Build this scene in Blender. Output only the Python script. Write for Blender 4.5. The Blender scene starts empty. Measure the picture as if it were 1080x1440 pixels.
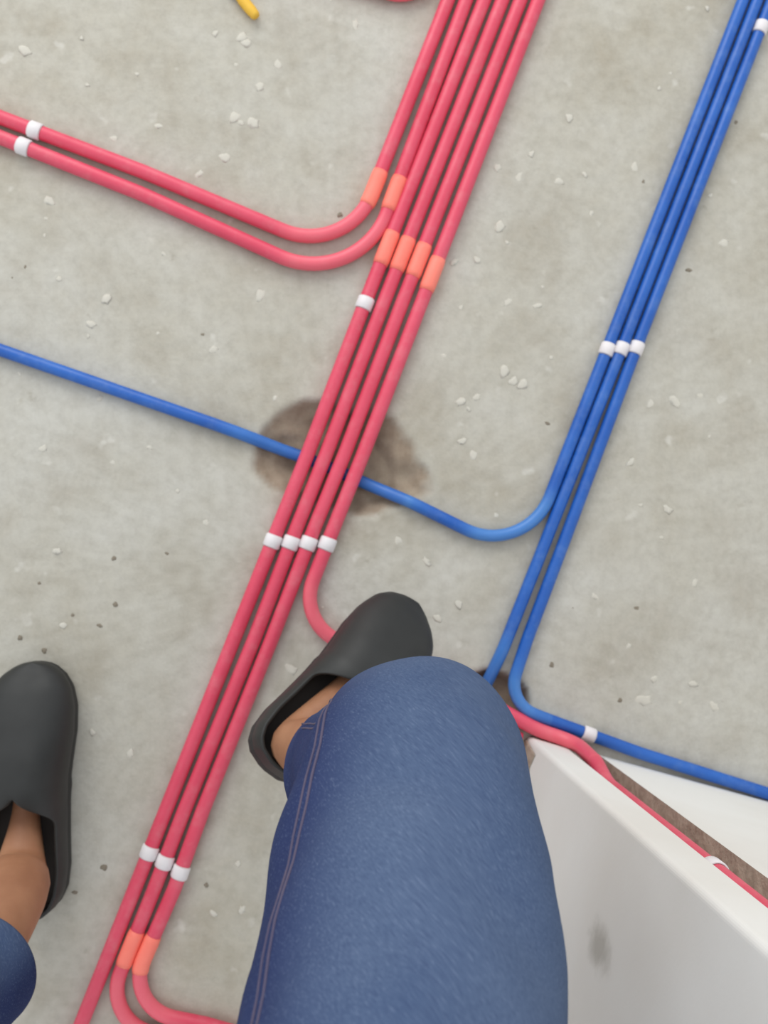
import bpy, bmesh, math, random
from mathutils import Vector, Matrix, noise, Quaternion

# ------------------------------------------------------------------ camera, world, light
scene = bpy.context.scene
C = scene.collection
FPX, W, H = 1450.0, 1080.0, 1440.0          # focal length in photo pixels
CAM_Z = 1.25                                # phone held at chest height
NADIR = (450.0, 775.0)                      # where straight-down lands in the picture
cam_d = bpy.data.cameras.new('camera'); cam = bpy.data.objects.new('camera', cam_d); C.objects.link(cam)
cam_d.sensor_fit = 'AUTO'; cam_d.sensor_width = 36.0; cam_d.lens = 36.0 * FPX / H
cam_d.clip_start = 0.02
vn = Vector(((NADIR[0]-W/2)/FPX, -(NADIR[1]-H/2)/FPX, -1)).normalized()
CQ = vn.rotation_difference(Vector((0, 0, -1)))
cam.rotation_mode = 'QUATERNION'; cam.rotation_quaternion = CQ; cam.location = (0, 0, CAM_Z)
scene.camera = cam
cam_d.dof.use_dof = True; cam_d.dof.focus_distance = .78; cam_d.dof.aperture_fstop = 9.0     # hand-held snap, floor a little soft

wd = bpy.data.worlds.new('world'); scene.world = wd; wd.use_nodes = True
bg = wd.node_tree.nodes['Background']; bg.inputs[0].default_value = (0.93, 0.965, 1.0, 1); bg.inputs[1].default_value = 0.97

def area(name, loc, target, sx, sy, energy, col):
    l = bpy.data.lights.new(name, 'AREA'); l.shape = 'RECTANGLE'; l.size = sx; l.size_y = sy; l.energy = energy; l.color = col
    o = bpy.data.objects.new(name, l); C.objects.link(o); o.location = loc
    o.rotation_euler = (Vector(target)-Vector(loc)).to_track_quat('-Z', 'Y').to_euler()
    return o
# added daylight lamp, no window built; set ahead-left to brighten the wall end
area('added_daylight', (-.9, 2.8, 2.0), (0.1, 0, 0.2), 2.6, 1.9, 62, (1.0, 0.985, 0.95))
scene.view_settings.view_transform = 'Standard'; scene.view_settings.look = 'None'
scene.view_settings.exposure = 0.0; scene.view_settings.gamma = 1.0; scene.view_settings.use_curve_mapping = False

random.seed(7)

# ------------------------------------------------------------------ helpers
def at(px, py, z=0.0):
    """world point at height z that shows at photo pixel (px, py)"""
    d = CQ @ Vector(((px-W/2)/FPX, -(py-H/2)/FPX, -1))
    k = (z - CAM_Z)/d.z
    return Vector((d.x*k, d.y*k, z))

def lin(r, g, b):
    f = lambda c: (c/12.92 if c <= .04045 else ((c+.055)/1.055)**2.4)
    return (f(r/255), f(g/255), f(b/255), 1)

def link(name, me, mats, parent=None, smooth=True):
    o = bpy.data.objects.new(name, me); C.objects.link(o)
    for m in (mats if isinstance(mats, (list, tuple)) else [mats]): me.materials.append(m)
    if smooth: me.polygons.foreach_set('use_smooth', [True]*len(me.polygons))
    if parent: o.parent = parent
    return o

def mesh(name, verts, faces):
    me = bpy.data.meshes.new(name); me.from_pydata([tuple(v) for v in verts], [], faces); me.update(); return me

def tag(o, label, cat, group=None):
    o['label'] = label; o['category'] = cat
    if group: o['group'] = group
    return o

def catmull(pts, step=0.006):
    pts = [Vector(p) for p in pts]
    P = [2*pts[0]-pts[1]] + pts + [2*pts[-1]-pts[-2]]
    out = []
    for i in range(1, len(P)-2):
        p0, p1, p2, p3 = P[i-1:i+3]
        t0 = 0; t1 = t0+max((p1-p0).length, 1e-6)**.5; t2 = t1+max((p2-p1).length, 1e-6)**.5; t3 = t2+max((p3-p2).length, 1e-6)**.5
        n = max(1, int((p2-p1).length/step))
        for k in range(n):
            t = t1+(t2-t1)*k/n
            a1 = (t1-t)/(t1-t0)*p0+(t-t0)/(t1-t0)*p1
            a2 = (t2-t)/(t2-t1)*p1+(t-t1)/(t2-t1)*p2
            a3 = (t3-t)/(t3-t2)*p2+(t-t2)/(t3-t2)*p3
            b1 = (t2-t)/(t2-t0)*a1+(t-t0)/(t2-t0)*a2
            b2 = (t3-t)/(t3-t1)*a2+(t-t1)/(t3-t1)*a3
            out.append((t2-t)/(t2-t1)*b1+(t-t1)/(t2-t1)*b2)
    out.append(pts[-1]); return out

def fillet(pts, step=0.012):
    """pts: (Vector, radius). straight runs with rounded corners, resampled"""
    out = [pts[0][0].copy()]
    for i in range(1, len(pts)-1):
        p, r = pts[i]; a = (pts[i-1][0]-p).normalized(); b = (pts[i+1][0]-p).normalized()
        ang = a.angle(b)
        if r <= 0 or ang > 3.13: out.append(p.copy()); continue
        t = r/math.tan(ang/2)
        t = min(t, .95*(pts[i-1][0]-p).length, .95*(pts[i+1][0]-p).length)
        r = t*math.tan(ang/2)
        c = p+(a+b).normalized()*(r/math.sin(ang/2))
        u = (p+a*t-c); w = (p+b*t-c); tot = u.angle(w)
        ax = u.cross(w).normalized()
        n = max(4, int(r*tot/0.007))
        for k in range(n+1):
            out.append(c+Quaternion(ax, tot*k/n) @ u)
    out.append(pts[-1][0].copy())
    res = [out[0]]
    for p in out[1:]:
        d = (p-res[-1]).length
        if d < 1e-5: continue
        n = max(1, int(d/step)); q = res[-1]
        for k in range(1, n+1): res.append(q.lerp(p, k/n))
    return res

def frames(path):
    T = []
    for i in range(len(path)):
        a = path[max(0, i-1)]; b = path[min(len(path)-1, i+1)]; T.append((b-a).normalized())
    ref = Vector((0, 0, 1)) if abs(T[0].z) < .9 else Vector((1, 0, 0))
    N = [(ref-T[0]*ref.dot(T[0])).normalized()]
    for i in range(1, len(path)):
        n = T[i-1].rotation_difference(T[i]) @ N[-1]
        N.append((n-T[i]*n.dot(T[i])).normalized())
    return T, N

def tube_mesh(name, path, r, seg=16, cap=True):
    T, N = frames(path); v = []; f = []
    for i, p in enumerate(path):
        b = T[i].cross(N[i]); rr = r(i/(len(path)-1)) if callable(r) else r
        for k in range(seg):
            a = 2*math.pi*k/seg; v.append(p+(N[i]*math.cos(a)+b*math.sin(a))*rr)
    for i in range(len(path)-1):
        for k in range(seg):
            k2 = (k+1) % seg
            f.append((i*seg+k, i*seg+k2, (i+1)*seg+k2, (i+1)*seg+k))
    if cap:
        f.append(tuple(range(seg-1, -1, -1))); f.append(tuple((len(path)-1)*seg+k for k in range(seg)))
    me = mesh(name, v, f)
    # how strongly the pipe was bent at each ring (cold-bent PVC turns paler there)
    cv = [0.0]*len(path)
    for i in range(1, len(path)-1):
        l_ = (path[i+1]-path[i-1]).length/2
        cv[i] = min(1.0, T[i-1].angle(T[i+1])/(2*max(l_, 1e-5))/11.0) if (T[i-1]-T[i+1]).length > 1e-4 else 0.0
    for _ in range(3): cv = [(cv[max(0, i-1)]+cv[i]+cv[min(len(cv)-1, i+1)])/3 for i in range(len(cv))]
    at_ = me.attributes.new('bend', 'FLOAT', 'POINT'); at_.data.foreach_set('value', [c_ for c_ in cv for _ in range(seg)])
    return me

# ------------------------------------------------------------------ materials
def mat(name, base, rough=.6, spec=.4):
    m = bpy.data.materials.new(name); m.use_nodes = True
    b = m.node_tree.nodes['Principled BSDF']
    b.inputs['Base Color'].default_value = base; b.inputs['Roughness'].default_value = rough
    b.inputs['Specular IOR Level'].default_value = spec
    return m, m.node_tree, b
def node(nt, typ, **kw):
    n = nt.nodes.new(typ)
    for k, v in kw.items(): setattr(n, k, v)
    return n
def noise_n(nt, vec, scale, detail=4, rough=.55):
    n = node(nt, 'ShaderNodeTexNoise'); n.inputs['Scale'].default_value = scale; n.inputs['Detail'].default_value = detail; n.inputs['Roughness'].default_value = rough
    nt.links.new(vec, n.inputs['Vector']); return n.outputs['Fac']
def ramp(nt, fac, stops):
    r = node(nt, 'ShaderNodeValToRGB'); e = r.color_ramp.elements
    while len(e) < len(stops): e.new(.5)
    for i, (p, c) in enumerate(stops): e[i].position = p; e[i].color = c
    nt.links.new(fac, r.inputs['Fac']); return r.outputs['Color']
def mixc(nt, fac, a, b, mode='MIX'):
    m = node(nt, 'ShaderNodeMix', data_type='RGBA', blend_type=mode)
    for s, v in ((0, fac), (6, a), (7, b)):
        if hasattr(v, 'links') or hasattr(v, 'is_linked'): nt.links.new(v, m.inputs[s])
        else: m.inputs[s].default_value = v
    return m.outputs[2]
def bump(nt, b, h, strength, dist):
    n = node(nt, 'ShaderNodeBump'); n.inputs['Strength'].default_value = strength; n.inputs['Distance'].default_value = dist
    nt.links.new(h, n.inputs['Height']); nt.links.new(n.outputs['Normal'], b.inputs['Normal'])
def objco(nt): return node(nt, 'ShaderNodeTexCoord').outputs['Object']
def G(v): return (v, v, v, 1)

# concrete floor
m_floor, nt, b = mat('concrete', lin(186, 182, 168), .9, .2)
co = objco(nt)
big = noise_n(nt, co, 2.6, 6, .6); mid = noise_n(nt, co, 9, 6, .65); fine = noise_n(nt, co, 70, 5, .7); spk = noise_n(nt, co, 33, 2, .5)
c = ramp(nt, big, [(.3, lin(170, 162, 144)), (.47, lin(187, 183, 171)), (.62, lin(196, 194, 186))])
c2 = ramp(nt, mid, [(.30, lin(158, 148, 130)), (.5, lin(188, 184, 172)), (.72, lin(204, 202, 194))])
c = mixc(nt, .5, c, c2)
c = mixc(nt, ramp(nt, spk, [(.68, G(0)), (.76, G(.6))]), c, lin(212, 209, 200))
c = mixc(nt, ramp(nt, noise_n(nt, co, 24, 4, .6), [(.68, G(0)), (.77, G(.5))]), c, lin(146, 138, 122))
c = mixc(nt, ramp(nt, fine, [(.3, G(.22)), (.6, G(0))]), c, lin(120, 113, 100))
att = node(nt, 'ShaderNodeAttribute', attribute_name='raw')
rawc = ramp(nt, noise_n(nt, co, 40, 5, .7), [(.3, lin(142, 126, 108)), (.7, lin(170, 155, 136))])
c = mixc(nt, att.outputs['Fac'], c, rawc)
nt.links.new(c, b.inputs['Base Color']); bump(nt, b, fine, .35, .003)

# wall plaster / raw mortar
m_plaster, nt, b = mat('white_plaster', lin(226, 224, 219), .8, .25)
co = objco(nt)
c = ramp(nt, noise_n(nt, co, 3.5, 4, .5), [(.3, lin(220, 216, 209)), (.65, lin(232, 231, 227))])
nt.links.new(c, b.inputs['Base Color']); bump(nt, b, noise_n(nt, co, 120, 3), .1, .002)
m_raw, nt, b = mat('raw_mortar', lin(150, 132, 115), .95, .1)
co = objco(nt)
nt.links.new(ramp(nt, noise_n(nt, co, 45, 6, .7), [(.3, lin(150, 134, 120)), (.7, lin(184, 168, 152))]), b.inputs['Base Color']); bump(nt, b, noise_n(nt, co, 90, 4), .7, .004)
m_splat, nt, b = mat('plaster_drop', lin(208, 205, 194), .9, .15)
co = objco(nt); nt.links.new(ramp(nt, noise_n(nt, co, 60, 3), [(.3, lin(196, 192, 180)), (.7, lin(208, 204, 193))]), b.inputs['Base Color'])
m_crumb, nt, b = mat('dark_crumb', lin(112, 104, 92), .95, .1)
co = objco(nt); nt.links.new(ramp(nt, noise_n(nt, co, 80, 3), [(.3, lin(118, 110, 97)), (.7, lin(150, 141, 126))]), b.inputs['Base Color'])

def plastic(name, c1, c2, rough=.42, dust=None, pale=None):
    m, nt, b = mat(name, c1, rough, .45)
    co = objco(nt)
    c = ramp(nt, noise_n(nt, co, 14, 5, .65), [(.3, c1), (.7, c2)])
    if dust: c = mixc(nt, ramp(nt, noise_n(nt, co, 45, 5, .7), [(.5, G(0)), (.85, G(.35))]), c, dust)
    if pale:
        bd = node(nt, 'ShaderNodeAttribute', attribute_name='bend'); c = mixc(nt, ramp(nt, bd.outputs['Fac'], [(.25, G(0)), (.9, G(.6))]), c, pale)
    nt.links.new(c, b.inputs['Base Color'])
    r = node(nt, 'ShaderNodeMapRange'); r.inputs['To Min'].default_value = rough-.1; r.inputs['To Max'].default_value = rough+.18
    nt.links.new(noise_n(nt, co, 25, 4), r.inputs['Value']); nt.links.new(r.outputs[0], b.inputs['Roughness'])
    return m
m_red = plastic('red_conduit', lin(214, 66, 92), lin(224, 84, 108), .38, lin(216, 150, 152), lin(238, 112, 124))
m_coral = plastic('coral_coupling', lin(252, 124, 108), lin(255, 140, 122), .5)
m_blue = plastic('blue_conduit', lin(24, 84, 170), lin(42, 103, 188), .34, lin(120, 150, 196), lin(84, 142, 206))
m_clip = plastic('white_clip', lin(222, 216, 218), lin(234, 230, 230), .5)
m_yellow = plastic('yellow_plastic', lin(226, 176, 52), lin(236, 190, 70), .5)
m_black = plastic('dark_plastic', lin(52, 50, 46), lin(64, 60, 54), .5)
m_clog = plastic('black_rubber', lin(36, 37, 36), lin(47, 48, 47), .5)
m_sole = plastic('sole_rubber', lin(40, 40, 39), lin(50, 50, 49), .65)
m_insole = plastic('insole_foam', lin(44, 40, 38), lin(58, 52, 49), .85)

m_skin, nt, b = mat('skin', lin(178, 122, 88), .55, .35)
co = objco(nt)
c = ramp(nt, noise_n(nt, co, 22, 4), [(.3, lin(150, 103, 75)), (.7, lin(172, 124, 93))])
nt.links.new(c, b.inputs['Base Color']); b.inputs['Subsurface Weight'].default_value = .08; b.inputs['Subsurface Radius'].default_value = (.01, .004, .002)
bump(nt, b, noise_n(nt, co, 160, 3), .15, .002)

m_denim, nt, b = mat('denim', lin(70, 88, 120), .9, .1)
co = objco(nt)
mp = node(nt, 'ShaderNodeMapping'); mp.inputs['Rotation'].default_value = (.5, .4, .9); nt.links.new(co, mp.inputs[0])
mp2 = node(nt, 'ShaderNodeMapping'); mp2.inputs['Scale'].default_value = (1, 10, 10); nt.links.new(mp.outputs[0], mp2.inputs[0])
tw = noise_n(nt, mp2.outputs[0], 90, 4, .65)
nz = noise_n(nt, co, 7, 5, .6)
fd = node(nt, 'ShaderNodeAttribute', attribute_name='lit_paint')      # painted shading: pale on the lit side of each leg, dark navy away from it
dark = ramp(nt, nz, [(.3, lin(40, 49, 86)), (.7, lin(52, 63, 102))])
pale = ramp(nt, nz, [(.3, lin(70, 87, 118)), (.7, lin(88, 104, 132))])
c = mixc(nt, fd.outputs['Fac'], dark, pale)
c = mixc(nt, ramp(nt, tw, [(.35, G(.32)), (.5, G(0))]), c, lin(46, 58, 92))
c = mixc(nt, ramp(nt, tw, [(.55, G(0)), (.75, G(.3))]), c, lin(138, 152, 178))
nt.links.new(c, b.inputs['Base Color']); bump(nt, b, tw, .25, .002)
m_thread = plastic('brown_thread', lin(74, 70, 96), lin(96, 86, 104), .8)

# ------------------------------------------------------------------ setting: floor
pxm = FPX/CAM_Z    # photo pixels per metre on the floor
N1c, N1u = at(482, 646), (at(576, 672)-at(482, 646)).normalized()
N2c = at(693, 984)
def notch(p):
    """how deep the chiselled pits go at floor point p, 0..1"""
    r = 0
    d = Vector((p.x, p.y, 0))-N1c; u = d.dot(N1u); w = d.dot(Vector((-N1u.y, N1u.x, 0)))
    n = noise.noise(Vector((p.x*22, p.y*22, 1.3)))*.30+noise.noise(Vector((p.x*60, p.y*60, 4)))*.10
    q = 1-math.sqrt((u/.108)**2+(w/.066)**2)+n*.6
    r = max(r, min(1, max(0, q/.34)))
    d = Vector((p.x, p.y, 0))-N2c
    q = 1-math.sqrt((d.x/.046)**2+(d.y/.040)**2)+n*.6
    return max(r, min(1, max(0, q/.2)))
def axis_coords(lo, hi, flo, fhi, fine):
    a = []; x = flo
    while x < fhi: a.append(x); x += fine
    a.append(fhi)
    x = flo; s = fine; left = []
    while x > lo: s *= 1.7; x = max(lo, x-s); left.append(x)
    x = fhi; s = fine; right = []
    while x < hi: s *= 1.7; x = min(hi, x+s); right.append(x)
    return left[::-1]+a+right
xs = axis_coords(-2.2, 2.6, -.62, .62, .005); ys = axis_coords(-2.2, 3.0, -.75, .78, .005)
verts = []; raw = []
for y in ys:
    for x in xs:
        p = Vector((x, y, 0)); k = 0
        z = 0.0
        if abs(x) < .62 and abs(y) < .75:
            k = notch(p)
            z = min(0, noise.noise(Vector((x*9, y*9, 0)))*.0012+noise.noise(Vector((x*45, y*45, 2)))*.0006-.0006)
            if k > 0: z -= k*(.021+.003*noise.noise(Vector((x*80, y*80, 7))))
        verts.append((x, y, z)); raw.append(min(1, k*3.5))
nx = len(xs)
faces = [(j*nx+i, j*nx+i+1, (j+1)*nx+i+1, (j+1)*nx+i) for j in range(len(ys)-1) for i in range(nx-1)]
me = mesh('floor', verts, faces)
a = me.attributes.new('raw', 'FLOAT', 'POINT'); a.data.foreach_set('value', raw)
floor = link('floor', me, m_floor); floor['kind'] = 'structure'; floor['label'] = 'bare grey concrete floor with plaster drops and chiselled pits'

# ------------------------------------------------------------------ setting: wall with vertical chase
K = at(742, 1034)
WD = (at(1080, 1126)-K).normalized(); WN = Vector((-WD.y, WD.x, 0))     # along the wall, out of the wall
def wp(d, n, z): return K+WD*d+WN*n+Vector((0, 0, z))
CH0, CH1, CHD, TH, WH = .045, .0906, .026, .26, 2.7
R = .006
foot = [(0.0, -TH), (0.0, -R)]
for k in range(1, 6):
    a = math.pi/2*k/6; foot.append((R-R*math.cos(a), -R+R*math.sin(a)))
foot += [(R, 0), (CH0, 0), (CH0, -CHD), (CH1, -CHD), (CH1, 0), (2.2, 0), (2.2, -TH)]
zs = [-.03, .0, .1, .3, .6, 1, 1.5, 2.1, WH]
v = []; f = []; fm = []; n = len(foot)
for z in zs:
    for (d, q) in foot: v.append(wp(d, q, z))
for j in range(len(zs)-1):
    for k in range(n):
        k2 = (k+1) % n; f.append((j*n+k2, j*n+k, (j+1)*n+k, (j+1)*n+k2))
        (d0, q0), (d1, q1) = foot[k], foot[k2]
        fm.append(1 if CH0-.001 <= d0 <= CH1+.001 and CH0-.001 <= d1 <= CH1+.001 and (q0 < -.001 or q1 < -.001) else 0)
f.append(tuple((len(zs)-1)*n+k for k in range(n-1, -1, -1))); fm.append(0)
me = mesh('wall_right', v, f)
bm = bmesh.new(); bm.from_mesh(me); bmesh.ops.recalc_face_normals(bm, faces=bm.faces); bm.to_mesh(me); bm.free()
wall = link('wall_right', me, [m_plaster, m_raw], smooth=False); me.polygons.foreach_set('material_index', fm)
wall['kind'] = 'structure'; wall['label'] = 'white plastered wall end with a vertical pipe chase cut near its corner'
# grey scuff mark on the wall end
dd = CQ @ Vector(((843-W/2)/FPX, -(1332-H/2)/FPX, -1)); kk = (K-cam.location).dot(WD)/dd.dot(WD); scuff = Vector(cam.location)+dd*kk
nt = m_plaster.node_tree; b = nt.nodes['Principled BSDF']; old = b.inputs['Base Color'].links[0].from_socket
co = objco(nt); vd = node(nt, 'ShaderNodeVectorMath', operation='SUBTRACT'); nt.links.new(co, vd.inputs[0]); vd.inputs[1].default_value = scuff
vm_ = node(nt, 'ShaderNodeVectorMath', operation='MULTIPLY'); vm_.inputs[1].default_value = (1, 1, .55); nt.links.new(vd.outputs[0], vm_.inputs[0])
vl = node(nt, 'ShaderNodeVectorMath', operation='LENGTH'); nt.links.new(vm_.outputs[0], vl.inputs[0])
ad = node(nt, 'ShaderNodeMath', operation='MULTIPLY_ADD'); nt.links.new(noise_n(nt, co, 60, 3), ad.inputs[0]); ad.inputs[1].default_value = .02; nt.links.new(vl.outputs['Value'], ad.inputs[2])
nt.links.new(mixc(nt, ramp(nt, ad.outputs[0], [(.016, G(.6)), (.032, G(0))]), old, lin(150, 145, 134)), b.inputs['Base Color'])
# bare mortar patch at the foot of the wall end
v = []; f = []; ns = 14
pts = [(.004, .0), (.012, .062), (.03, .052), (.045, .058), (.062, .03), (.075, .012), (.08, .0)]
pv = [wp(-.0006, -t, z) for t, z in pts]; pv2 = [wp(-.0022, -t*.97-.001, z*.95) for t, z in pts]
v = pv+pv2; m_ = len(pts)
f = [tuple(range(m_, 2*m_))]+[(i, (i+1) % m_, m_+(i+1) % m_, m_+i) for i in range(m_)]
link('mortar_patch', mesh('mortar_patch', v, f), m_raw, wall, smooth=False)

# plaster drops fallen on the floor, pieces of the floor
def blob_mesh(seed, flat=.22):
    bm = bmesh.new(); bmesh.ops.create_icosphere(bm, subdivisions=2, radius=1)
    for vv in bm.verts:
        k = 1+.75*noise.noise(vv.co*1.5+Vector((seed*9.1, 0, 0)))
        vv.co = Vector((vv.co.x*k, vv.co.y*k*(.75+.1*(seed % 3)), vv.co.z*flat))
    bmesh.ops.delete(bm, geom=[q for q in bm.verts if q.co.z < -.12*flat/.22], context='VERTS')
    me = bpy.data.meshes.new('plaster_splat'); bm.to_mesh(me); bm.free()
    me.polygons.foreach_set('use_smooth', [True]*len(me.polygons)); return me
blobs = [blob_mesh(s) for s in range(5)]
for q in blobs: q.materials.append(m_splat)
crumbs = [blob_mesh(s+11, .5) for s in range(3)]
for q in crumbs: q.materials.append(m_crumb); q.name = 'dirt_crumb'
spots = [(68, 283, 9), (330, 165, 8), (356, 172, 8), (366, 122, 8), (316, 221, 7), (222, 178, 6), (160, 195, 5), (280, 245, 6), (35, 70, 8), (346, 60, 8),
 (230, 357, 6), (366, 415, 8), (150, 420, 6), (128, 455, 6), (391, 90, 7), (303, 47, 5), (340, 52, 8), (500, 35, 6), (700, 235, 7), (730, 250, 7),
 (800, 165, 6), (893, 235, 6), (832, 300, 5), (702, 318, 8), (671, 365, 5), (748, 217, 5), (786, 255, 6), (950, 565, 8), (985, 555, 6), (887, 650, 6),
 (940, 716, 7), (915, 568, 5), (648, 565, 7), (670, 558, 6), (709, 522, 9), (722, 535, 7), (698, 725, 6), (905, 985, 9), (1005, 993, 8), (975, 962, 5),
 (837, 840, 6), (920, 955, 7), (756, 430, 5), (715, 425, 6), (735, 540, 8), (625, 500, 6), (158, 650, 5), (80, 775, 6), (290, 735, 6), (183, 1060, 7),
 (130, 1030, 5), (1018, 342, 7), (977, 820, 6), (615, 870, 6), (645, 850, 6), (410, 940, 9), (300, 1285, 5), (340, 1280, 6), (335, 1215, 5), (295, 1385, 5),
 (300, 490, 7), (265, 500, 5), (140, 560, 5), (250, 690, 4), (420, 1015, 6), (60, 630, 5), (560, 760, 7), (600, 790, 6), (665, 640, 6), (650, 620, 5), (545, 500, 4)]
for i in range(60):
    spots.append((random.uniform(-60, 1150), random.uniform(-80, 1050), random.uniform(2.2, 4.5)))
for i, (x, y, s) in enumerate(spots):
    p = at(x, y)
    if (p-K).dot(WD) > -.03 and (p-K).dot(WN) < .03: continue
    o = bpy.data.objects.new('plaster_splat', blobs[i % 5]); C.objects.link(o); o.parent = floor
    s = s/pxm; o.location = (p.x, p.y, -.0006); o.scale = (s*random.uniform(.7, 1.0), s*random.uniform(.9, 1.5), s*random.uniform(.35, .7)); o.rotation_euler = (0, 0, random.uniform(0, 6.28))
for i, (x, y, s) in enumerate([(160, 785, 5), (162, 850, 6), (235, 778, 5), (146, 1220, 7), (28, 897, 6), (105, 1255, 5), (62, 915, 6), (17, 390, 5), (35, 375, 4), (478, 302, 6),
 (1035, 172, 6), (969, 380, 6), (895, 855, 7), (872, 985, 6), (806, 855, 5), (776, 935, 6), (102, 865, 4), (140, 880, 5), (285, 470, 4), (290, 1245, 5), (770, 595, 5), (905, 255, 4), (55, 820, 4)]):
    p = at(x, y)
    o = bpy.data.objects.new('dirt_crumb', crumbs[i % 3]); C.objects.link(o); o.parent = floor
    s = s/pxm; o.location = (p.x, p.y, -.0006); o.scale = (s*.5, s*.85, s*.3); o.rotation_euler = (0, 0, random.uniform(0, 6.28))

# ------------------------------------------------------------------ conduits
RR, RB = .0087, .0075
paths = {}
def conduit(key, name, pts, r, m, label, group, path=None):
    if path is None: path = fillet([(at(x, y, z if z is not None else r), rad/pxm) for (x, y, z, rad) in pts])
    me = tube_mesh(name, path, r, 18)
    o = link(name, me, m); tag(o, label, 'conduit', group); paths[key] = (o, path, r)
    return o
Z = None
RG, BG = 'red electrical conduits on the floor', 'blue electrical conduits on the floor'
def xl(x0, y0, sl, y): return x0-sl*(y-y0)
conduit('A', 'red_conduit', [(-290, 58, Z, 0), (0, 165, Z, 600), (200, 241, Z, 600), (488, 362, Z, 95), (630, 0, Z, 0), (750, -306, Z, 0)], RR, m_red,
        'red conduit on the outer left of the bundle, upper one of the two bending left', RG)
conduit('B', 'red_conduit', [(-290, 84, Z, 0), (0, 193, Z, 600), (200, 273, Z, 600), (503, 410, Z, 112), (655.5, 0, Z, 0), (775.5, -306, Z, 0)], RR, m_red,
        'red conduit bending left, lower one of the pair reaching the left edge', RG)
conduit('C', 'red_conduit', [(801.5, -306, Z, 0), (681, 0, Z, 0), (515, 422, Z, 0), (432, 640, Z, 0), (392, 740, Z, 0), (233, 1140, Z, 0), (115, 1438, Z, 0), (0, 1730, Z, 0)], RR, m_red,
        'red conduit running straight through the whole picture, leftmost at the bottom edge', RG)
conduit('D', 'red_conduit', [(827, -306, Z, 0), (706.5, 0, Z, 0), (541, 422, Z, 0), (458, 640, Z, 0), (418, 740, Z, 0), (357, 900, Z, 0), (259, 1140, Z, 0), (215, 1255, Z, 0), (143, 1432, Z, 62), (430, 1520, Z, 0), (800, 1640, Z, 0)], RR, m_red,
        'middle red conduit of the lower three, bending at the bottom edge around the other bend', RG)
conduit('E', 'red_conduit', [(852.5, -306, Z, 0), (732, 0, Z, 0), (567, 422, Z, 0), (484, 640, Z, 0), (443, 740, Z, 0), (381.5, 900, Z, 0), (285, 1140, Z, 0), (245, 1250, Z, 0), (172, 1417, Z, 58), (290, 1441, Z, 0), (450, 1487, Z, 200), (810, 1603, Z, 0)], RR, m_red,
        'right one of the lower three red conduits, bending right beside the jeans at the bottom', RG)
# F leaves the bundle, passes under the raised shoe and climbs the wall chase
fp = fillet([(at(877.5, -306, RR), 0), (at(757, 0, RR), 0), (at(594, 422, RR), 0), (at(510, 640, RR), 0), (at(468, 745, RR), 0), (at(418, 873, RR), 66/pxm), (at(520, 923, RR), .3), (at(690, 990, RR), .15), (wp(.008, .0105, .0105), .1),
     (wp(.054, .0088, .020), .03), (wp(.061, .002, .09), .06), (wp(.061, -.0105, .15), .15), (wp(.061, -.0112, .5), 0), (wp(.061, -.0112, 2.6), 0)])
conduit('F', 'red_conduit', None, RR, m_red, 'rightmost red conduit of the bundle, passing under the lifted shoe and climbing the wall', RG, fp)
conduit('G', 'red_conduit', [(300, -86, Z, 0), (594, 4, Z, 55), (685, -232, Z, 0), (715, -306, Z, 0)], RR, m_red,
        'red conduit of which only a sliver shows at the top edge left of the bundle', RG)
conduit('S', 'red_conduit', [(520, 959, Z, 0), (640, 1004, Z, 0), (732, 1040, Z, 0)], RR, m_red,
        'short red conduit end behind the knee beside the wall corner', RG)

# blue P dives under the red bundle through the chiselled pit
def dip(path, c, inner, outer, low, r):
    for p in path:
        d = (Vector((p.x, p.y, 0))-c).length
        if d < outer:
            t = max(0, min(1, (d-inner)/(outer-inner))); t = t*t*(3-2*t)
            p.z = low+(r-low)*t
    return path
pp = fillet([(at(1164, -306, RB), 0), (at(1045, 0, RB), 0), (at(862, 470, RB), 0), (at(739, 786, RB), 88/pxm), (at(575, 705, RB), .3), (at(455, 652, RB), .4), (at(300, 596, RB), .5), (at(0, 492, RB), 0), (at(-300, 388, RB), 0)])
dip(pp, at(460, 655), .05, .12, -.0095, RB)
conduit('P', 'blue_conduit', None, RB, m_blue, 'blue conduit curving left and crossing beneath the red bundle', BG, pp)
qp = fillet([(at(1184, -306, RB), 0), (at(1065, 0, RB), 0), (at(882, 470, RB), 0), (at(760, 780, RB), .5), (at(688, 962, RB), .5), (at(640, 1083, RB), 0)])
for p in qp:
    d = (p-at(662, 1020, RB)).dot((at(688, 962)-at(662, 1020)).normalized())
    t = max(0, min(1, (d-.035)/.07)); t = t*t*(3-2*t); p.z = -.013+(RB+.013)*t
conduit('Q', 'blue_conduit', None, RB, m_blue, 'middle blue conduit of the three, running straight under the knee', BG, qp)
conduit('R', 'blue_conduit', [(1204, -306, Z, 0), (1085, 0, Z, 0), (902, 470, Z, 0), (787, 778, Z, 300), (741, 900, Z, 300), (712, 989, Z, 45), (774, 1013, Z, 200), (900, 1059, Z, 500), (1080, 1116, Z, 0), (1400, 1208, Z, 0)], RB, m_blue,
        'rightmost blue conduit, bending right along the foot of the white wall', BG)

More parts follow.
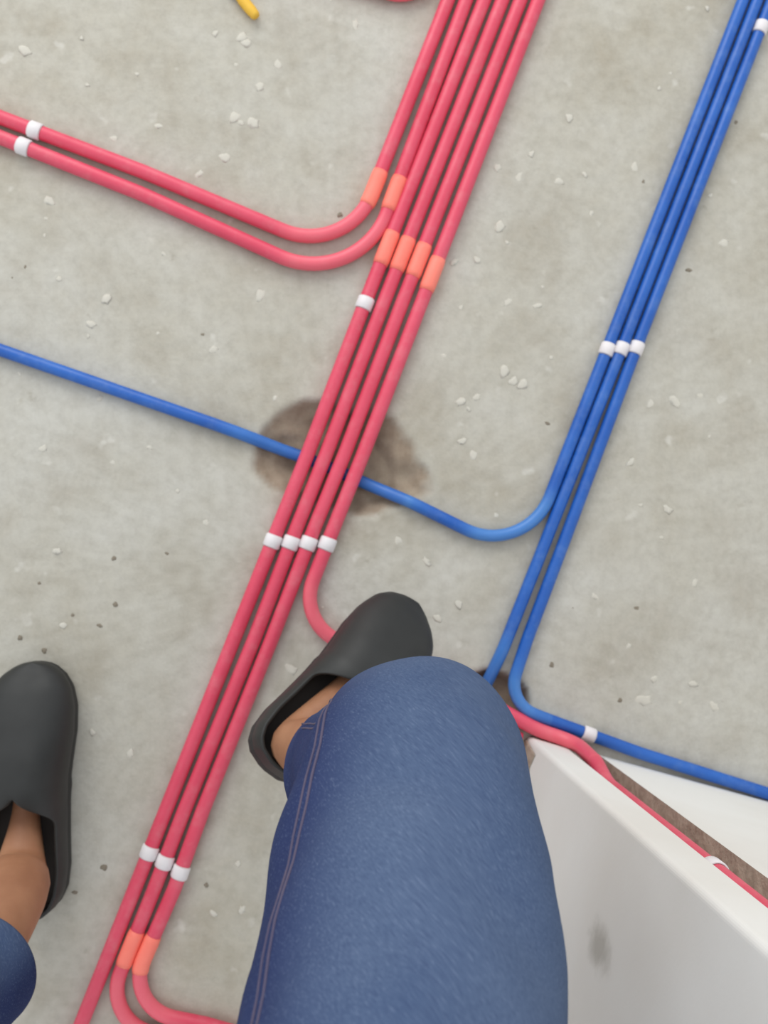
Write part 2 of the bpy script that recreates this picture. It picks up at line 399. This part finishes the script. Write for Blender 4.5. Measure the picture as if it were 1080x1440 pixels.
def near(key, px, py):
    o, path, r = paths[key]; t = at(px, py, r)
    i = min(range(len(path)), key=lambda k: (path[k]-t).length); return o, path, r, i
def coupling(key, px, py, length=.046):
    o, path, r, i = near(key, px, py)
    # finely sampled stretch of the conduit's own path
    a = i; 
    while a > 0 and (path[a]-path[i]).length < length: a -= 1
    b_ = i
    while b_ < len(path)-1 and (path[b_]-path[i]).length < length: b_ += 1
    fine = []
    for k in range(a, b_):
        for s in range(6): fine.append(path[k].lerp(path[k+1], s/6))
    j = min(range(len(fine)), key=lambda k: (fine[k]-at(px, py, r)).length)
    sub = [p for p in fine if (p-fine[j]).length <= length/2][::3]
    n = len(sub)
    me = tube_mesh('coupling', sub, lambda t: r+(.0012 if .03 < t < .97 else .0006), 18)
    c_ = link('coupling', me, m_coral, o); c_['label'] = 'coral coupling sleeve'
for k, x, y in (('A', 522, 262), ('B', 556, 272), ('C', 544, 350), ('D', 569, 361), ('E', 591, 368), ('F', 612, 388), ('D', 182, 1334), ('E', 208, 1342)): coupling(k, x, y)

# ------------------------------------------------------------------ white pipe clips
clip_cache = {}
def clip_meshes(r):
    if r in clip_cache: return clip_cache[r]
    t, w = .0017, .0082
    v = []; f = []; n = 22
    for k in range(n+1):
        a = math.radians(-38+256*k/n); ca, sa = math.cos(a), math.sin(a)
        ro = r+t; ri = r+.0002
        bw = w*(1 if .1 < k/n < .9 else .8)
        v += [(ri*ca, -bw, ri*sa), (ro*ca, -bw*.8, ro*sa), (ro*ca, bw*.8, ro*sa), (ri*ca, bw, ri*sa)]
    for k in range(n):
        for j in range(4): f.append((k*4+j, k*4+(j+1) % 4, (k+1)*4+(j+1) % 4, (k+1)*4+j))
    f += [(0, 1, 2, 3), (n*4+3, n*4+2, n*4+1, n*4)]
    band = mesh('band', v, f); band.materials.append(m_clip); band.polygons.foreach_set('use_smooth', [True]*len(band.polygons))
    bm = bmesh.new(); bmesh.ops.create_cube(bm, size=1)
    for vv in bm.verts:
        top = vv.co.z > 0
        vv.co = Vector((vv.co.x*(r*1.5 if top else r*1.9), vv.co.y*.011, -r+(.0022 if top else 0.0)))
    bmesh.ops.bevel(bm, geom=bm.edges[:], offset=.0006, segments=2, affect='EDGES')
    base = bpy.data.meshes.new('base'); bm.to_mesh(base); bm.free(); base.materials.append(m_clip)
    clip_cache[r] = (band, base); return band, base
def clip(key, px, py, label, skew=0):
    o, path, r, i = near(key, px, py)
    t = (path[min(i+2, len(path)-1)]-path[max(0, i-2)]).normalized()
    # foot of the pixel on the conduit line
    p = path[i]+t*((at(px, py, r)-path[i]).dot(t))
    e = bpy.data.objects.new('pipe_clip', None); C.objects.link(e)
    e.location = p; e.empty_display_size = .01
    up = Vector((0, 0, 1)) if abs(t.z) < .7 else WN
    x = t.cross(up).normalized(); zz = x.cross(t)
    e.rotation_euler = Matrix((x, t, zz)).transposed().to_euler()
    if skew: e.rotation_euler.rotate_axis('Z', skew)
    band, base = clip_meshes(r)
    for nm, me in (('band', band), ('base', base)):
        q = bpy.data.objects.new(nm, me); C.objects.link(q); q.parent = e
    tag(e, label, 'pipe clip', 'white clips holding the conduits')
clip('A', 50, 184, 'white pipe clip on the upper red conduit near the left edge')
clip('B', 34, 206, 'white pipe clip on the lower red conduit near the left edge')
clip('C', 513, 427, 'single white pipe clip just below the coral couplings on the red bundle')
for k, x, y, s in (('C', 383, 761, 'leftmost'), ('D', 408, 763, 'second from left'), ('E', 433, 764, 'third from left'), ('F', 460, 765, 'rightmost')):
    clip(k, x, y, 'white pipe clip on the red bundle, %s in the row of four' % s, .0)
for k, x, y, s in (('C', 210, 1198, 'leftmost'), ('D', 231, 1211, 'middle'), ('E', 255, 1226, 'rightmost')):
    clip(k, x, y, 'white pipe clip on the red conduits near the black clog, %s of three' % s)
for k, x, y, s in (('P', 857, 493, 'leftmost'), ('Q', 881, 494, 'middle'), ('R', 905, 494, 'rightmost')):
    clip(k, x, y, 'white pipe clip on the straight blue conduits, %s of three' % s)
clip('R', 827, 1035, 'single white pipe clip on the blue conduit at the foot of the white wall')
clip('R', 1066, 38, 'white pipe clip on the blue conduit at the top right corner')
# clip on the riser in the chase
o, path, r, i = near('F', 810, 1059)
zt = .445
i = min(range(len(path)), key=lambda k: (path[k]-wp(.061, -.0096, zt)).length)
e = bpy.data.objects.new('pipe_clip', None); C.objects.link(e); e.location = path[i]
x = Vector((0, 0, 1)).cross(WN).normalized(); e.rotation_euler = Matrix((x, Vector((0, 0, 1)), WN)).transposed().to_euler()
for nm, me in zip(('band', 'base'), clip_meshes(RR)):
    q = bpy.data.objects.new(nm, me); C.objects.link(q); q.parent = e
tag(e, 'white pipe clip holding the red conduit inside the wall chase', 'pipe clip', 'white clips holding the conduits')

# ------------------------------------------------------------------ yellow scrap at the top edge
a0, a1 = at(361, 24, .007), at(336, -6, .007)
path = [a0.lerp(a1, k/10) for k in range(11)]
ys_ = bpy.data.objects.new('screwdriver', None); C.objects.link(ys_); ys_.location = (a1.x, a1.y, 0)
def kid(name, me, m):
    me.transform(Matrix.Translation(-Vector(ys_.location))); return link(name, me, m, ys_)
kid('handle', tube_mesh('handle', path, lambda t: .0045 if t < .02 else (.0062 if t < .3 else (.0068 if t < .85 else .006)), 10), m_yellow)
b1 = at(322, -16, .006)
kid('collar', tube_mesh('collar', [a1, a1.lerp(b1, .5), b1], .0045, 10), m_black)
kid('shaft', tube_mesh('shaft', [b1, at(255, -90, .005)], .0026, 10), m_black)
tag(ys_, 'small yellow-handled tool with a dark shaft lying at the top edge', 'tool')

# ------------------------------------------------------------------ person: body, jeans, clogs
# joints
RHIP, RKNEE, RANK = Vector((.010, -.424, .878)), at(586, 1087, .565), at(440, 1046, .205)
RTOE, RHEEL = at(578, 866, .055), at(372, 1083, .150)
LHIP, LKNEE, LANK = Vector((-.172, -.45, .88)), Vector((-.366, -.437, .48)), at(22, 1240, .105)
LTOE, LHEEL = at(42, 932, .02), at(40, 1282, .02)
hem_r = at(486, 1082, .265); hem_l = at(-36, 1364, .215)      # centres of the trouser hems
PEL = (RHIP+LHIP)/2+Vector((0, -.02, .06))
WAIST = PEL+Vector((0, -.01, .11))

def loft(path_r, seg=40, step=.010, ref=Vector((1, 0, 0)), wr=None):
    """path_r: list of (point, half width, half depth); returns verts, ring count, frames"""
    pts = catmull([p for p, _, _ in path_r], step)
    # radii by nearest control arc length
    L = [0]
    for i in range(1, len(path_r)): L.append(L[-1]+(path_r[i][0]-path_r[i-1][0]).length)
    l = [0]
    for i in range(1, len(pts)): l.append(l[-1]+(pts[i]-pts[i-1]).length)
    v = []
    for i, p in enumerate(pts):
        s = l[i]/l[-1]*L[-1]
        k = 0
        while k < len(L)-2 and s > L[k+1]: k += 1
        t = (s-L[k])/(L[k+1]-L[k]); t = min(1, max(0, t)); t = t*t*(3-2*t)
        ra = path_r[k][1]*(1-t)+path_r[k+1][1]*t; rb = path_r[k][2]*(1-t)+path_r[k+1][2]*t
        T = (pts[min(i+1, len(pts)-1)]-pts[max(i-1, 0)]).normalized()
        X = (ref-T*ref.dot(T)).normalized(); Y = T.cross(X)
        for q in range(seg):
            a = 2*math.pi*q/seg
            n = X*math.cos(a)+Y*math.sin(a)
            co = p+X*(ra*math.cos(a))+Y*(rb*math.sin(a))
            if wr: co = co+n*wr(co, s/L[-1], a)
            v.append(co)
    return v, len(pts)
def loft_faces(n, seg, base=0):
    return [(base+i*seg+k, base+i*seg+(k+1) % seg, base+(i+1)*seg+(k+1) % seg, base+(i+1)*seg+k) for i in range(n-1) for k in range(seg)]

# --- body: one continuous skinned surface from waist to toes
sk = [(WAIST, .10), (PEL, .11), (RHIP, .07), (RHIP.lerp(RKNEE, .5), .062), (RKNEE, .050), (RKNEE.lerp(hem_r, .40), .044), (hem_r.lerp(RANK, .12), .034), (RANK, .034),
      (RHEEL.lerp(RTOE, .16)+Vector((0, 0, .045)), .032), (RHEEL.lerp(RTOE, .5)+Vector((0, 0, .042)), .019), (RHEEL.lerp(RTOE, .78)+Vector((0, 0, .036)), .012),
      (LHIP, .07), (LHIP.lerp(LKNEE, .5), .062), (LKNEE, .050), (LKNEE.lerp(hem_l, .45), .036), (hem_l+Vector((.004, .006, 0)), .037), (LANK, .043),
      (LHEEL.lerp(LTOE, .17)+Vector((0, 0, .036)), .033), (LHEEL.lerp(LTOE, .40)+Vector((0, 0, .012)), .016), (LHEEL.lerp(LTOE, .8)+Vector((0, 0, .010)), .010)]
ed = [(0, 1), (1, 2), (2, 3), (3, 4), (4, 5), (5, 6), (6, 7), (7, 8), (8, 9), (9, 10), (1, 11), (11, 12), (12, 13), (13, 14), (14, 15), (15, 16), (16, 17), (17, 18), (18, 19)]
me = bpy.data.meshes.new('person'); me.from_pydata([tuple(p) for p, _ in sk], ed, [])
person = bpy.data.objects.new('person', me); C.objects.link(person); me.materials.append(m_skin)
md = person.modifiers.new('skin', 'SKIN'); md.use_smooth_shade = True
for i, (p, r) in enumerate(sk):
    sv = me.skin_vertices[0].data[i]; sv.radius = (r, r); sv.use_root = (i == 1)
person.modifiers.new('sub', 'SUBSURF').levels = 2
person.modifiers['sub'].render_levels = 2
tag(person, 'person in blue jeans and black clogs walking, right knee lifted over the conduits', 'person')

# --- jeans
def wrinkle(co, s, a):
    if s > .97: return 0
    f1 = math.sin((co.x*.9+co.y*1.0+co.z*.5)*120+6*noise.noise(co*7)); f2 = max(0, noise.noise(Vector((co.x*5+1, co.y*5, co.z*5))))
    n1 = noise.noise(Vector((co.x*9+3, co.y*9, co.z*16)))
    n2 = noise.noise(Vector((co.x*22, co.y*22, co.z*34+5)))
    return n1*.009+n2*.003+f1*f2*.010
rl = [(RHIP+Vector((-.02, -.01, .05)), .105, .115), (RHIP.lerp(RKNEE, .25), .098, .100), (RHIP.lerp(RKNEE, .55), .092, .090), (RHIP.lerp(RKNEE, .8), .087, .083),
      (RKNEE+Vector((0, .000, .0)), .073, .074), (RKNEE.lerp(hem_r, .28)+Vector((.004, -.004, 0)), .066, .066), (RKNEE.lerp(hem_r, .65), .060, .062), (hem_r, .059, .060)]
ll = [(LHIP+Vector((.02, -.01, .05)), .105, .115), (LHIP.lerp(LKNEE, .25), .098, .100), (LHIP.lerp(LKNEE, .6), .086, .088), (LKNEE, .072, .074), (LKNEE.lerp(hem_l, .5), .058, .060), (LKNEE.lerp(hem_l, .78), .053, .055), (hem_l, .063, .061)]
V = []; F = []; seg = 48; LIT_PAINT = []
def lit_paint_of(q, ang0):  # pale towards the light side, dark away: shade painted by angle around the leg
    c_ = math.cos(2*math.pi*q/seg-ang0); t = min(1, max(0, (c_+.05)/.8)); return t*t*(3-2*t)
seam_pts = {}; LIT_ANG = {'r': -.95, 'l': -1.57}
for nm, pr in (('r', rl), ('l', ll)):
    v, n = loft(pr, seg, .009, Vector((1, 0, 0)), wrinkle)
    base = len(V)
    # hem turned inside: two inner rings going back up the leg
    last = v[-seg:]; c0 = sum(last, Vector())/seg
    prev = v[-seg*5:-seg*4]; c1 = sum(prev, Vector())/seg
    v += [c0+(p-c0)*.95 for p in last]
    v += [c1+(p-c1)*.90 for p in prev]
    V += v; F += loft_faces(n+2, seg, base); LIT_PAINT += [lit_paint_of(k % seg, LIT_ANG[nm]) for k in range(len(v))]
    seam_pts[nm] = (base, n)
# seat and waist
pr = [(WAIST+Vector((0, 0, .02)), .165, .115), (WAIST, .168, .118), (PEL+Vector((0, 0, .03)), .182, .130), (PEL+Vector((0, .0, -.03)), .190, .132), (PEL+Vector((0, .0, -.09)), .160, .112), (PEL+Vector((0, 0, -.13)), .08, .06)]
v, n = loft(pr, seg, .012, Vector((1, -.12, 0)), wrinkle)
base = len(V); V += v; LIT_PAINT += [.4]*len(v); F += loft_faces(n, seg, base); F += [tuple(base+k for k in range(seg-1, -1, -1)), tuple(base+(n-1)*seg+k for k in range(seg))]
me = mesh('jeans', V, F)
bm = bmesh.new(); bm.from_mesh(me); bmesh.ops.recalc_face_normals(bm, faces=bm.faces); bm.to_mesh(me); bm.free()
lit_paint = []
for i_, p in enumerate(V): lit_paint.append(LIT_PAINT[i_])
at_ = me.attributes.new('lit_paint', 'FLOAT', 'POINT'); at_.data.foreach_set('value', lit_paint)
jeans = link('jeans', me, m_denim, person); jeans['label'] = 'blue denim jeans with painted shade on the sides'
jeans.modifiers.new('sub', 'SUBSURF').levels = 1; jeans.modifiers['sub'].render_levels = 1
# stitched side seam of each leg
def seam(nm, q, off):
    base, n = seam_pts[nm]
    pts = []
    for i in range(0, n, 2):
        ring = V[base+i*seg:base+(i+1)*seg]; c_ = sum(ring, Vector())/seg
        k_ = int(q); p = ring[k_ % seg].lerp(ring[(k_+1) % seg], q-k_); pts.append(p+(p-c_).normalized()*off)
    o = link('seam', tube_mesh('seam', catmull(pts[:-3], .01), .0010, 6), m_thread, jeans); o['label'] = 'stitched seam line'
SEAMQ = (28.6, 29.15)
for q in SEAMQ: seam('r', q, -.0002)
seam('l', 2, -.0002)
# belt band
v, n = loft([(WAIST+Vector((0, 0, .025)), .170, .120), (WAIST+Vector((0, 0, .0)), .173, .123), (WAIST+Vector((0, 0, -.02)), .176, .126)], seg, .01, Vector((1, -.12, 0)))
me = mesh('waistband', v, loft_faces(n, seg)); wb = link('waistband', me, m_denim, jeans)
sd = wb.modifiers.new('thick', 'SOLIDIFY'); sd.thickness = .003

# --- clogs
TW = [(0, 0), (.012, .017), (.04, .028), (.09, .036), (.18, .041), (.32, .042), (.46, .043), (.6, .047), (.72, .050), (.82, .048), (.9, .041), (.95, .031), (.98, .020), (.993, .012), (1, 0)]
def wid(t):
    for (a, x), (b_, y) in zip(TW, TW[1:]):
        if a <= t <= b_: return x+(y-x)*(t-a)/(b_-a)
    return 0
def hgt(t):   # top of the upper above the ground
    P = [(0, .070), (.15, .066), (.35, .068), (.5, .078), (.62, .074), (.75, .064), (.87, .054), (.95, .045), (1, .030)]
    for (a, x), (b_, y) in zip(P, P[1:]):
        if a <= t <= b_:
            k = (t-a)/(b_-a); k = k*k*(3-2*k); return x+(y-x)*k
    return .03
def smooth_table(fn, n=240, rad=10, ends=True):
    a = [fn(i/n) for i in range(n+1)]
    for _ in range(2): a = [sum(a[max(0, min(n, j))] for j in range(i-rad, i+rad+1))/(2*rad+1) for i in range(n+1)]
    return lambda t: a[min(n-1, int(t*n))]*(1-(t*n-int(t*n)))+a[min(n, int(t*n)+1)]*(t*n-int(t*n)) if t < 1 else a[n]
hgt = smooth_table(hgt)
def clog(heel, toe, lat, length, side):
    e_y = (toe-heel).normalized(); e_z = Vector((0, 0, 1)); e_z = (e_z-e_y*e_z.dot(e_y)).normalized()
    e_z = Quaternion(e_y, lat) @ e_z; e_x = e_y.cross(e_z)
    M = Matrix((e_x, e_y, e_z)).transposed().to_4x4(); M.translation = heel
    nt_, nv = 56, 14
    ts = [(1-math.cos(math.pi*k/nt_))/2 for k in range(nt_+1)]
    bend = lambda t: side*.012*(4*(t-.5)**2-.35)*(1 if t > .5 else .6)     # foot curves a little inward
    zs_ = .020
    v = []; f = []
    for k, t in enumerate(ts):
        s = min(1, max(0, (t-.38)/.10)); s = s*s*(3-2*s)
        vm = .42+.58*s
        w = (wid(t)+.002) if 0 < k < nt_ else 0; h = hgt(t)-zs_
        for sgn in (-1, 1):
            for j in range(nv+1):
                a = vm*j/nv*math.pi/2
                v.append(Vector((bend(t)+sgn*w*max(0, math.cos(a))**.72*(1+.05*math.sin(a*2)), t*length, zs_+h*math.sin(a)**.9 if a > 0 else zs_)))
    row = 2*(nv+1)
    for k in range(nt_):
        for sd_ in (0, 1):
            for j in range(nv):
                a = k*row+sd_*(nv+1)+j
                q = (a, a+1, a+row+1, a+row)
                f.append(q if sd_ else q[::-1])
    me = mesh('clog', v, f)
    bm = bmesh.new(); bm.from_mesh(me); bmesh.ops.remove_doubles(bm, verts=bm.verts, dist=.0004); bmesh.ops.recalc_face_normals(bm, faces=bm.faces); bm.to_mesh(me); bm.free()
    o = link('clog', me, m_clog, person); o.matrix_local = M
    o['label'] = 'black rubber clog'
    sm = o.modifiers.new('thick', 'SOLIDIFY'); sm.thickness = .0042; sm.offset = 0
    ss = o.modifiers.new('sub', 'SUBSURF'); ss.levels = 1; ss.render_levels = 1
    # sole
    out = [(bend(t)+(wid(t)+.004), t*length*1.012-.002) for t in ts]+[(bend(t)-(wid(t)+.004), t*length*1.012-.002) for t in ts[::-1]]
    def plate(name, outl, layers, m):
        n = len(outl); v = []; f = []
        for (z, ins) in layers:
            for (x, y) in outl:
                cx = 0; cy = length/2
                v.append((x*(1-ins/.045), cy+(y-cy)*(1-ins/(length/2)), z+(.010*max(0, (y/length-.75)/.25)**2 if z < .012 else 0)))
        for k in range(len(layers)-1):
            for i in range(n): f.append((k*n+i, k*n+(i+1) % n, (k+1)*n+(i+1) % n, (k+1)*n+i))
        f += [tuple(range(n-1, -1, -1)), tuple((len(layers)-1)*n+i for i in range(n))]
        return link(name, mesh(name, v, f), m, o, smooth=False)
    plate('sole', out, [(0, .003), (.003, .0005), (.012, 0), (.019, .0005), (.0225, .003)], m_sole)
    inn = [(x*.90, length/2+(y-length/2)*.95) for x, y in out]
    plate('insole', inn, [(.0226, .0), (.0265, .001)], m_insole)
    return o
clog(LHEEL+Vector((0, 0, -.02)), LTOE+Vector((0, 0, -.02)), 0, (LTOE-LHEEL).length, 1)
clog(RHEEL, RTOE, .0, (RTOE-RHEEL).length, -1)
